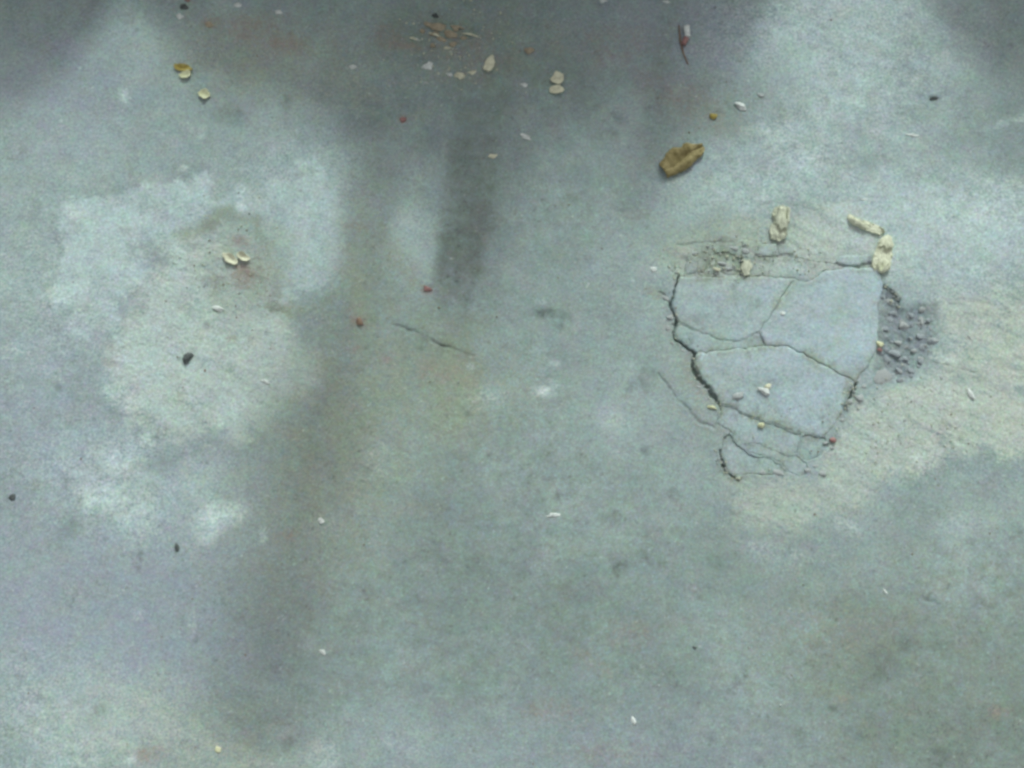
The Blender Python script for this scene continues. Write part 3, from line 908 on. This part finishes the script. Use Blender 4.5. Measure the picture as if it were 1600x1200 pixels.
def stick_mesh(name, pts, radii, seed, flat=.75, seg=10, rough=.42):
    """A weathered piece of wood along pts (metres, local), rough ends."""
    rnd = random.Random(seed)
    o = Vector((rnd.uniform(-50, 50), rnd.uniform(-50, 50), 0))
    P3, Rr = [], []
    for i in range(len(pts) - 1):
        for k in range(6):
            t = k / 6
            P3.append(Vector(pts[i]).lerp(Vector(pts[i + 1]), t))
            Rr.append(radii[i] + (radii[i + 1] - radii[i]) * t)
    P3.append(Vector(pts[-1]))
    Rr.append(radii[-1])
    verts, faces = [], []
    for i, (p, r) in enumerate(zip(P3, Rr)):
        d = (P3[min(i + 1, len(P3) - 1)] - P3[max(i - 1, 0)]).normalized()
        side = Vector((-d.y, d.x, 0)).normalized()
        up = Vector((0, 0, 1))
        for s in range(seg):
            a = 2 * math.pi * s / seg
            q = Vector((math.cos(a), math.sin(a), 0))
            k = 1 + rough * mnoise.fractal(Vector((q.x * 1.3, q.y * 1.3, i * .22)) + o, .8, 2, 3)
            e = d * (r * .35 * mnoise.noise(q * 1.7 + o)) if i in (0, len(P3) - 1) else Vector()
            sq = max(abs(math.cos(a)), abs(math.sin(a))) ** -.45
            verts.append(p + (side * math.cos(a) + up * math.sin(a) * flat) * r * k * sq + e)
    n = len(P3)
    for i in range(n - 1):
        for s in range(seg):
            s2 = (s + 1) % seg
            faces.append((i * seg + s, i * seg + s2, (i + 1) * seg + s2, (i + 1) * seg + s))
    for i0, rev in ((0, True), ((n - 1) * seg, False)):
        c = len(verts)
        verts.append(sum((verts[i0 + s] for s in range(seg)), Vector()) / seg)
        for s in range(seg):
            f = (c, i0 + s, i0 + (s + 1) % seg)
            faces.append(f[::-1] if rev else f)
    zmin = min(v.z for v in verts)
    verts = [(v.x, v.y, v.z - zmin) for v in verts]
    return mesh_from(name, verts, faces)


def stick(name, pp, rr, mat, label, cat, seed, z=0.0, flat=.75, group=None):
    cx, cy = sum(p[0] for p in pp) / len(pp), sum(p[1] for p in pp) / len(pp)
    wx, wy = P(cx, cy)
    pts = [(P(p[0], p[1])[0] - wx, P(p[0], p[1])[1] - wy, (p[2] if len(p) > 2 else 0) * MM) for p in pp]
    me = stick_mesh(name, pts, [r * MM for r in rr], seed, flat)
    return put(name, me, mat, cx, cy, 0, label, cat, group, z)


GS = "pale wood scraps along the upper edge of the broken patch"


def shard(outline, h, grain_deg, mat, label, cat, seed, z=0.0):
    """A splintered scrap: broken outline, rough split top with grain, real thickness."""
    ring = []
    pts = [(p[0] + .001 * seed, p[1], 0.0) for p in outline]
    for i in range(len(pts)):
        ring += jitter_edge(pts[i], pts[(i + 1) % len(pts)], 3.0, 2.0)
    W = np.array([P(p[0], p[1]) for p in ring])
    c = W.mean(0)
    lo, hi = W.min(0), W.max(0)
    ax, ay = np.meshgrid(np.arange(lo[0], hi[0], .0016), np.arange(lo[1], hi[1], .0016))
    ax, ay = ax.ravel() + .0004 * fbm(ax.ravel(), ay.ravel(), 900, seed, 1), ay.ravel()
    keep = poly_sdf(ax, ay, W) < -.0008
    n = len(W)
    vo, _, fo, _, _, _ = delaunay_2d_cdt([Vector(w) for w in W] + [Vector(q) for q in zip(ax[keep], ay[keep])],
                                         [(i, (i + 1) % n) for i in range(n)], [], 1, 1e-7)
    vx, vy = np.array([v.x for v in vo]), np.array([v.y for v in vo])
    d = np.maximum(0, -poly_sdf(vx, vy, W))
    g = R(-grain_deg)
    u, v = vx * math.cos(g) + vy * math.sin(g), -vx * math.sin(g) + vy * math.cos(g)
    H = h * MM
    zz = H * (.50 + .42 * np.sqrt(np.clip(d / (.006), 0, 1)) + .30 * fbm(u * .22, v, 210, 70 + seed, 4, .65) + .25 * fbm(u, v, 60, 80 + seed, 3))
    zz += .25 * H * np.sign(fbm(u * .5, v, 75, 90 + seed, 2)) * (d > .001)
    m = len(vx)
    V = [(a_ - c[0], b_ - c[1], max(.001, e)) for a_, b_, e in zip(vx, vy, zz)]
    F, cnt = [], {}
    for f in fo:
        f = list(f)
        ar = (vx[f[1]] - vx[f[0]]) * (vy[f[2]] - vy[f[0]]) - (vx[f[2]] - vx[f[0]]) * (vy[f[1]] - vy[f[0]])
        F.append(f if ar > 0 else f[::-1])
    for f in F:
        for i in range(3):
            cnt[(f[i], f[(i + 1) % 3])] = 1
    low = {}
    for (p, q) in cnt:
        if (q, p) not in cnt:
            for w in (p, q):
                if w not in low:
                    low[w] = len(V)
                    V.append((V[w][0], V[w][1], -.0006))
            F.append([q, p, low[p], low[q]])
    o = link("wood_scrap", mesh_from("wood_scrap", V, F, False), mat, None, label, cat, GS)
    o.location = (c[0], c[1], z)


shard([(1384, 368), (1392, 371), (1395, 386), (1392, 405), (1389, 422), (1378, 428), (1364, 424), (1361, 416), (1366, 395), (1372, 378)], 9, 102, M_WOOD,
      "thickest cream wood scrap, standing upright in the picture at the patch's upper corner", "wood scrap", 1)
shard([(1324, 336), (1331, 337), (1345, 346), (1361, 350), (1375, 356), (1382, 364), (1374, 369), (1360, 363), (1345, 357), (1332, 352), (1325, 345)], 7, 28,
      M_WOOD, "thin cream wood sliver slanting down to touch the thickest wood scrap", "wood scrap", 2, .0004)
shard([(1210, 325), (1222, 322), (1233, 326), (1233, 341), (1229, 356), (1227, 372), (1216, 378), (1204, 374), (1202, 357), (1208, 350), (1206, 338)], 9, 100,
      M_WOOD2, "knobbly pale wood scrap above the middle of the broken patch's upper edge", "wood scrap", 3, .0004)
shard([(1161, 407), (1172, 405), (1175, 418), (1171, 430), (1162, 432), (1157, 421)], 5, 95, M_WOOD2,
      "smallest pale wood sliver wedged between the little slabs of the patch", "wood scrap", 4, .0008)

# the crumpled dry leaf: two curled halves along a sunken midrib


def crumpled_leaf():
    nu, nv = 30, 18
    Lg, Wd = 78 * MM, 46 * MM
    top, faces = [], []
    for i in range(nu + 1):
        u = i / nu
        half = Wd / 2 * (math.sin(math.pi * min(1, .10 + .86 * u)) ** .55) * (1.0 - .28 * u)
        for j in range(nv + 1):
            v = j / nv * 2 - 1
            x = (u - .5) * Lg
            nz = mnoise.fractal(Vector((u * 4, v * 2.2, 7.7)), .8, 2, 4)
            y = v * half * (1 + .22 * mnoise.fractal(Vector((u * 6, v, 2.2)), .8, 2, 3)) + .004 * math.sin(u * 3)
            z = .011 * math.sqrt(max(0, 1 - abs(abs(v) - .5) ** 1.6 * 2.3)) + .0045 * nz
            z *= .8
            z -= .0050 * math.exp(-(v + .12 + .15 * math.sin(u * 5)) ** 2 / .018) * math.exp(-((u - .42) / .33) ** 2)
            z += .006 * (1 - u) * (1 - abs(v))
            top.append((x, y, z))
    zmin = min(p[2] for p in top)
    top = [(p[0], p[1], p[2] - zmin + .0012) for p in top]
    n = len(top)
    verts = top + [(p[0], p[1], p[2] - .0012) for p in top]
    w = nv + 1
    for i in range(nu):
        for j in range(nv):
            a = i * w + j
            faces.append((a, a + w, a + w + 1, a + 1))
            faces.append((n + a, n + a + 1, n + a + w + 1, n + a + w))
    for i in range(nu):
        for j, rv in ((0, 1), (nv, 0)):
            a, b = i * w + j, (i + 1) * w + j
            f = (a, n + a, n + b, b)
            faces.append(f if rv else f[::-1])
    for j in range(nv):
        for i, rv in ((0, 0), (nu, 1)):
            a, b = i * w + j, i * w + j + 1
            f = (a, n + a, n + b, b)
            faces.append(f if rv else f[::-1])
    return mesh_from("dry_leaf", verts, faces)


put("dry_leaf", crumpled_leaf(), M_LEAF, 1067, 250, -32, "crumpled yellow-brown dry leaf at the edge of the shade", "leaf", z=.0004)

# the shredded husk in the shade: a tan body with torn strands
husk = link("shredded_husk", None, label="torn tan husk with frayed strands lying in the shade", cat="husk")
hx, hy = P(692, 50)
husk.location = (hx, hy, 0)
rh = random.Random(5)
for k, (px, py, w, h, an) in enumerate([(684, 44, 32, 13, 10), (704, 54, 24, 14, 14), (670, 39, 18, 9, 15), (690, 62, 17, 8, 5), (712, 44, 15, 9, 30), (680, 54, 16, 8, -10), (724, 60, 11, 7, 0), (676, 72, 10, 7, 20), (708, 70, 13, 8, -15), (660, 50, 10, 7, 40)]):
    me = lump("husk_body", (w * MM, h * MM, 8 * MM), 70 + k, sub=3, rough=.5)
    me.materials.append(M_TAN)
    o = link("husk_body", me, None, husk)
    x, y = P(px, py)
    o.location = (x - hx, y - hy, 0)
    o.rotation_euler = (0, 0, -R(an))
for k, (p0, p1) in enumerate([((722, 53), (748, 58)), ((662, 38), (684, 46)), ((670, 52), (692, 60)), ((708, 42), (726, 46)), ((640, 60), (652, 63))]):
    a, b = P(*p0), P(*p1)
    me = stick_mesh("strand", [(a[0] - hx, a[1] - hy, .003), ((a[0] + b[0]) / 2 - hx, (a[1] + b[1]) / 2 - hy, .005 + .002 * rh.random()),
                               (b[0] - hx, b[1] - hy, .002)], [.0012, .0020, .0008], 90 + k, .6, 6)
    me.materials.append(M_TAN if k % 2 else M_CREAM)
    link("strand", me, None, husk)

GW = "white chips scattered on the concrete"
GF = "flakes scattered round the torn husk"
GD = "dark grit on the concrete"
GR = "reddish crumbs on the concrete"
W_, F_, D_, R_ = "chip", "flake", "grit", "crumb"
CH = [
    (669, 103, 22, 13, 5, -10, M_WHITE, "white_chip", "white chip below the torn husk, largest of the white bits there", W_, GF),
    (719, 118, 18, 12, 6, 25, M_CREAM, "pale_flake", "pale cream crumb straight below the torn husk's frayed end", F_, GF),
    (703, 117, 12, 6, 3, 15, M_WHITE, "white_chip", "narrow white chip left beside the cream crumb below the husk", W_, GF),
    (738, 113, 15, 7, 3, -10, M_CREAM, "pale_flake", "flat pale flake between the cream crumb and the upright oval flake", F_, GF),
    (698, 76, 14, 6, 3, 0, M_CREAM, "pale_flake", "small dull flake tucked just under the torn husk", F_, GF),
    (665, 128, 15, 9, 2, 0, M_STONE_PALE, "pale_flake", "dull grey flake lowest of the scatter below the husk", F_, GF),
    (649, 62, 11, 5, 3, 10, M_WHITE, "white_chip", "tiny white sliver left of the torn husk", W_, GF),
    (827, 80, 15, 12, 6, 0, M_TAN, "tan_crumb", "round tan crumb alone between the husk and the curled flake", R_, None),
    (819, 133, 13, 7, 3, 10, M_WHITE, "white_chip", "white chip left of the curled pale flake in the shade", W_, GW),
    (550, 105, 13, 6, 3, 10, M_WHITE, "white_chip", "small white chip alone left of the torn husk", W_, GW),
    (820, 214, 17, 9, 4, 20, M_WHITE, "white_chip", "white chip on a pale smear beside the dark streak", W_, GW),
    (771, 244, 16, 7, 3, -12, M_CREAM, "white_chip", "off-white sliver lying across the dark streak's edge", W_, GW),
    (1158, 166, 24, 11, 5, 28, M_WHITE, "white_chip", "white chip above the crumpled dry leaf, edge of the shade", W_, GW),
    (1113, 182, 13, 10, 6, 0, M_OCHRE, "ochre_crumb", "ochre crumb between the white chip and the crumpled dry leaf", R_, None),
    (1188, 149, 12, 6, 2, 20, M_STONE_PALE, "pale_flake", "faint pale flake up and right of the white chip near the leaf", F_, None),
    (281, 26, 16, 9, 5, 25, M_WHITE, "white_chip", "bright white chip beside the black pebble at the top edge", W_, GW),
    (287, 11, 13, 11, 7, 0, M_BLACK, "black_pebble", "black pebble at the picture's top edge over a white chip", D_, GD),
    (294, 1, 10, 6, 4, 0, M_RED, "red_crumb", "red crumb touching the black pebble at the top edge", R_, GR),
    (372, 8, 14, 9, 3, 10, M_WHITE, "white_chip", "dull white chip at the top edge right of the red crumb", W_, GW),
    (436, 19, 12, 8, 3, 10, M_WHITE, "white_chip", "dull white chip at the top edge over a pinkish stain", W_, GW),
    (326, 38, 16, 12, 4, 0, M_TAN, "tan_crumb", "flat pinkish tan crumb below the top edge near the black pebble", R_, None),
    (1042, 3, 10, 5, 3, 0, M_WHITE, "white_chip", "white speck cut by the top edge above the red-tipped peg", W_, GW),
    (943, 1, 14, 6, 4, 0, M_WHITE, "white_chip", "white chip cut by the picture's top edge in the shade", W_, GW),
    (679, 25, 10, 9, 8, 0, M_BLACK, "black_pebble", "black pebble just above the torn husk", D_, GD),
    (630, 187, 12, 9, 4, 0, M_RED, "red_crumb", "red crumb alone left of the dark streak", R_, GR),
    (668, 452, 14, 8, 4, 10, M_RED, "red_crumb", "pinkish red crumb left of the dark streak's lower end", R_, GR),
    (562, 504, 15, 11, 5, 20, M_BROWN, "brown_crumb", "brown crumb on the brownish stain", R_, None),
    (340, 482, 20, 8, 4, 8, M_WHITE, "white_chip", "white chip below the cream flakes on the old patch", W_, GW),
    (416, 597, 15, 6, 4, 20, M_WHITE, "white_chip", "small white chip on the lower part of the old patch", W_, GW),
    (292, 560, 15, 21, 9, 15, M_BLACK, "black_pebble", "largest black pebble, alone on the old sandy patch", D_, GD),
    (277, 855, 7, 14, 4, -10, M_BLACK, "black_pebble", "narrow black grain below the chalky scuffs", D_, GD),
    (20, 777, 10, 11, 4, 0, M_BLACK, "black_pebble", "small dark grain near the picture's left edge", D_, GD),
    (867, 805, 22, 7, 3, -8, M_WHITE, "white_chip", "white sliver alone on the plain middle of the concrete", W_, GW),
    (502, 814, 10, 9, 3, 0, M_WHITE, "white_chip", "round pale chip on the dark band below the old patch", W_, GW),
    (504, 1019, 11, 7, 3, 30, M_WHITE, "white_chip", "pale chip on the dark band near the bottom", W_, GW),
    (340, 1172, 9, 9, 3, 0, M_YELLOW, "yellow_crumb", "pale yellow crumb near the picture's bottom edge", R_, None),
    (990, 1126, 7, 16, 3, -15, M_WHITE, "white_chip", "upright white sliver near the bottom edge", W_, GW),
    (1383, 924, 4, 12, 2, -35, M_WHITE, "white_chip", "tiny white sliver over the dirty lower corner", W_, GW),
    (1516, 616, 8, 19, 4, -30, M_WHITE, "white_chip", "bright white chip on the sandy ground right of the patch", W_, GW),
    (1427, 211, 18, 6, 2, 5, M_WHITE, "white_chip", "flat pale sliver on the lit concrete over the broken patch", W_, GW),
    (1350, 312, 15, 4, 2, 0, M_WHITE, "white_chip", "thin white sliver above the thin wood scrap", W_, GW),
    (1460, 153, 14, 7, 3, 0, M_BLACK, "black_pebble", "flat dark grain alone on the lit upper concrete", D_, GD),
    (1222, 489, 9, 6, 3, 0, M_WHITE, "white_chip", "white speck on the join between the two upper slabs", W_, GW),
    (1152, 620, 20, 12, 4, -10, M_STONE_PALE, "pale_flake", "dull pale flake on the middle slab of the broken patch", F_, None),
    (1195, 612, 20, 11, 6, 25, M_WHITE, "white_chip", "white chip on the middle slab beside a small dark hole", W_, GW),
    (1199, 604, 12, 9, 5, -20, M_CREAM, "pale_flake", "cream flake leaning on the white chip of the middle slab", F_, None),
    (1374, 538, 13, 9, 5, 20, M_YELLOW, "yellow_crumb", "pale yellow crumb between the slab and the crumbled stones", R_, None),
    (1374, 547, 8, 6, 4, 0, M_RED, "red_crumb", "tiny red crumb under the yellow crumb by the crumbled stones", R_, GR),
    (1302, 688, 9, 10, 4, 0, M_RED, "red_crumb", "red crumb at the lower right corner of the broken patch", R_, GR),
    (1021, 421, 11, 8, 3, 0, M_WHITE, "white_chip", "dull white chip just off the patch's upper left corner", W_, GW),
    (1112, 636, 13, 6, 4, 15, M_YELLOW, "yellow_crumb", "pale yellow crumb at the lower end of the widest crack", R_, None),
    (1190, 664, 11, 8, 4, 0, M_YELLOW, "yellow_crumb", "dull yellow crumb on the crack under the middle slab", R_, None),
    (1118, 421, 12, 6, 5, 20, M_CREAM, "pale_flake", "cream crumb among the little slabs of the upper edge", F_, None),
    (1085, 1012, 6, 5, 2, 0, M_BLACK, "black_pebble", "tiny dark grain on the plain lower concrete", D_, GD),
]
for k, c in enumerate(CH):
    chip(*c, seed=300 + k, z=.0012 if 1050 < c[0] < 1380 and 400 < c[1] < 740 else -.0002)

flake(765, 102, 17, 27, 5, 20, M_CREAM, "pale_flake", "upright oval cream flake right of the torn husk", "flake", GF, 21)
flake(871, 124, 21, 22, 8, 10, M_CREAM, "pale_flake", "curled pale flake in the shade, upper half of a broken pair", "flake", None, 22)
flake(869, 141, 24, 15, 6, -12, M_CREAM, "pale_flake", "curled pale flake in the shade, lower half of a broken pair", "flake", None, 23)
flake(286, 107, 29, 13, 6, 5, M_OCHRE, "ochre_flake", "bright ochre yellow leaf flake near the upper left corner", "flake", None, 24)
flake(290, 118, 20, 12, 5, -15, M_YELLOW, "pale_flake", "pale yellow flake overlapping the bright ochre flake", "flake", None, 25, z=.0008)
flake(320, 148, 19, 17, 6, 20, M_YELLOW, "pale_flake", "pale yellow flake below and right of the ochre flake", "flake", None, 26)
flake(361, 405, 27, 14, 6, 35, M_CREAM, "cream_flake", "bright cream flake on the old patch, left of a pair", "flake", None, 27)
flake(381, 402, 22, 13, 7, 25, M_CREAM, "cream_flake", "bright cream flake on the old patch, right of a pair", "flake", None, 28, z=.0006)

# the white peg with a red tip and the dark twig beside it
peg = link("red_tipped_peg", None, label="small white peg with a red tip lying in the shade", cat="peg")
gx_, gy_ = P(1070, 58)
peg.location = (gx_, gy_, 0)
for nm, p0, p1, r0, mat, sd in (("shaft", (1072, 43), (1074, 60), 5, M_WHITE, 41), ("tip", (1072, 61), (1067, 71), 4.5, M_RED, 42)):
    a, b = P(*p0), P(*p1)
    me = stick_mesh(nm, [(a[0] - gx_, a[1] - gy_, .004), (b[0] - gx_, b[1] - gy_, .004)], [r0 * MM, r0 * MM * .9], sd, .8, 10, .1)
    me.materials.append(mat)
    link(nm, me, None, peg)
stick("twig", [(1061, 40), (1063, 66), (1068, 84), (1075, 101)], [.9, 1.5, 1.2, .8], M_BROWN, "thin dark twig beside the red-tipped peg", "twig", 43)

# ------------------------------------------------------------------ added unseen casters shading the upper part: a draped ridge and uprights
kx, ky = sun_dir.x / sun_dir.z, sun_dir.y / sun_dir.z
RIDGE_Y = P(800, 0)[1] + .34


def caster(px, s):
    """Ridge point (x, height) whose shadow tip falls at photo pixel (px, s)."""
    tx, ty = P(px, s)
    h = max(.03, (RIDGE_Y - ty) / ky)
    return tx + kx * h, h


PROFILE = [(-700, 60), (-400, 200), (-150, 180), (0, 170), (110, 120), (190, -40), (260, 90), (380, 150), (500, 190), (570, 290), (620, 290), (665, 250), (720, 380),
           (770, 380), (815, 260), (900, 230), (970, 230), (1000, 300), (1040, 300), (1080, 200), (1190, 60), (1260, -80), (1330, -300), (1400, -80), (1490, 70),
           (1600, 160), (1750, 240), (1950, 240), (2250, 40)]
prof = sorted(caster(*p) for p in PROFILE)  # made-up ridge, its heights solved from the wanted shade outline
xs = np.linspace(prof[0][0], prof[-1][0], 260)
hs_ = np.interp(xs, [p[0] for p in prof], [p[1] for p in prof])
hs_ = np.convolve(np.pad(hs_, 2, 'edge'), np.ones(5) / 5, 'valid')
hs_ = hs_ * (1 + .04 * fbm(xs, xs * 0 + .3, 20, 61, 3))
sec = np.linspace(-1, 1, 25)
TX, TS = np.meshgrid(xs, sec)
TH = np.tile(hs_, (25, 1))
prof_s = np.clip(1 - np.abs(TS) ** 1.35, 0, 1)
TY = RIDGE_Y + TS * (.10 + .12 * TH) + .006 * fbm(TX, TS, 14, 62, 3)
TZ = TH * prof_s + .008 * fbm(TX, TS * .6, 18, 63, 4) * prof_s ** .3 * (np.abs(TS) < .99) * np.minimum(1, TH / .1)
ridge_caster = link("shade_ridge", grid_mesh("shade_ridge", TX, TY, np.maximum(TZ, 0.0)), M_CASTER_GREY,
            label="added grey draped ridge out of view, shaped to shade the upper concrete", cat="shade_ridge")


def shade_upright(px, s, wid, lean, label):  # added unseen upright that casts one dark streak
    x, h = caster(px, s)
    bm = bmesh.new()
    bmesh.ops.create_cube(bm, size=1)
    for v in bm.verts:
        v.co = (v.co.x * wid + (v.co.z + .5) * lean, v.co.y * .05, (v.co.z + .5) * h)
    bmesh.ops.bevel(bm, geom=bm.edges[:], offset=.006, segments=2, affect='EDGES')
    me = bpy.data.meshes.new("shade_post")
    bm.to_mesh(me)
    bm.free()
    o = link("shade_post", me, M_CASTER_DARK, label=label, cat="shade_upright", group="added uprights behind the draped ridge")
    o.location = (x - lean, RIDGE_Y + .04, 0)
    return o


shade_upright(718, 520, .12, -.03, "added broad grey upright, out of view, shading the dark streak")
shade_upright(1012, 340, .08, -.02, "added shorter grey upright, out of view, shading right of centre")
shade_upright(585, 340, .07, -.02, "added narrow grey upright, out of view, shading left of centre")

# added unseen upright, wider at the top, shaped to cast the long dark band
spade_caster = link("spade_caster", None, label="added upright with a broad top, out of view, casting the long band", cat="spade_caster")
bx, bh = caster(520, 560)
ex, eh = caster(385, 1300)
spade_caster.location = (bx, RIDGE_Y + .05, 0)
me = mesh_from("caster_handle", [(.06 * (1 - k / 8) + .014 * math.cos(a), .014 * math.sin(a), (bh + .05) * k / 8) for k in range(9)
                          for a in [2 * math.pi * j / 10 for j in range(10)]],
               [(k * 10 + j, k * 10 + (j + 1) % 10, (k + 1) * 10 + (j + 1) % 10, (k + 1) * 10 + j) for k in range(8) for j in range(10)])
me.materials.append(M_CASTER_DARK)
link("caster_handle", me, None, spade_caster)
V, F = [], []
nz_, nx_ = 14, 8
for i in range(nz_ + 1):
    t = i / nz_
    half = .066 * min(1, (t + .02) * 5) ** .6 * (1 if t < .8 else max(.25, 1 - ((t - .8) / .2) ** 2 * .75))
    for sgn in (0, .004):
        for j in range(nx_ + 1):
            q = j / nx_ * 2 - 1
            V.append(((ex - bx) * t + q * half, .02 * (1 - q * q) + sgn, bh + (eh - bh) * t))
w2 = 2 * (nx_ + 1)
for i in range(nz_):
    for j in range(nx_):
        a0 = i * w2 + j
        F.append((a0, a0 + 1, a0 + w2 + 1, a0 + w2))
        b0 = a0 + nx_ + 1
        F.append((b0, b0 + w2, b0 + w2 + 1, b0 + 1))
    for j in (0, nx_):
        a0 = i * w2 + j
        F.append((a0, a0 + w2, a0 + w2 + nx_ + 1, a0 + nx_ + 1))
link("caster_blade", mesh_from("caster_blade", V, F), M_CASTER_GREY, spade_caster)

# ------------------------------------------------------------------ loose grit nobody could count
def grit(name, pts, mat, label, cat):
    """pts: (px, py, size in px); one object of little angular grains."""
    rg = random.Random(len(pts))
    V, F = [], []
    for px, py, sz in pts:
        x, y = P(px, py)
        r = sz * MM * .5
        a0 = rg.uniform(0, 6.28)
        b = len(V)
        st_ = rg.uniform(.7, 1.5)
        for k in range(5):
            a = a0 + k * 1.2566
            q = r * rg.uniform(.65, 1.15)
            V.append((x + math.cos(a) * q * st_, y + math.sin(a) * q / st_, -.0006))
        for k in range(4):
            a = a0 + .5 + k * 1.57
            q = r * rg.uniform(.35, .8)
            V.append((x + math.cos(a) * q * st_, y + math.sin(a) * q / st_, r * rg.uniform(.5, .9)))
        F += [(b + 5, b + 6, b + 7, b + 8)]
        for k in range(4):
            F.append((b + k, b + k + 1, b + 5 + k))
            F.append((b + k + 1, b + 5 + (k + 1) % 4, b + 5 + k))
        F.append((b + 4, b, b + 5))
    o = link(name, mesh_from(name, V, F, False), mat, kind='stuff')
    o['label'] = label
    o['category'] = cat
    return o


rg = random.Random(77)
pale_g, dark_g, tan_g = [], [], []
for poly in [[(p[0], p[1]) for p in w] for w in WIDE]:
    for _ in range(46):
        i = rg.randrange(len(poly) - 1)
        t = rg.random()
        q = (poly[i][0] + (poly[i + 1][0] - poly[i][0]) * t, poly[i][1] + (poly[i + 1][1] - poly[i][1]) * t)
        (pale_g if rg.random() < .6 else tan_g).append((q[0] + rg.gauss(-2, 5), q[1] + rg.gauss(0, 5), rg.uniform(1.5, 4.5)))
for _ in range(170):        # crumbled rim along the upper edge
    t = rg.random()
    (tan_g if rg.random() < .6 else pale_g).append((1045 + 340 * t, 425 - 60 * math.sin(3.14 * min(1, t * 1.3)) * rg.random() + rg.gauss(0, 8), rg.uniform(1.5, 5)))
for _ in range(120):        # sandy ground beside the patch
    (tan_g if rg.random() < .75 else dark_g).append((rg.gauss(1400, 110), rg.gauss(670, 60), rg.uniform(1.2, 3.4)))
for _ in range(170):         # round the husk
    (tan_g if rg.random() < .6 else pale_g).append((rg.gauss(705, 45), rg.gauss(78, 32), rg.uniform(1.5, 6.0)))
for _ in range(90):         # round the cream flakes
    (dark_g if rg.random() < .5 else tan_g).append((rg.gauss(370, 70), rg.gauss(440, 70), rg.uniform(1.2, 3.4)))
for _ in range(420):
    (pale_g if rg.random() < .45 else dark_g).append((rg.uniform(-150, 1750), rg.uniform(-100, 1300), abs(rg.gauss(0, 1.3)) + 1.2))
grit("pale_grit", pale_g, M_STONE_PALE, "fine pale grit sprinkled over the concrete", "grit")
grit("dark_grit", dark_g, M_BROWN, "fine dark grit sprinkled over the concrete", "grit")
grit("tan_grit", tan_g, M_WOOD2, "fine tan crumbs gathered round the husk and the broken patch", "grit")
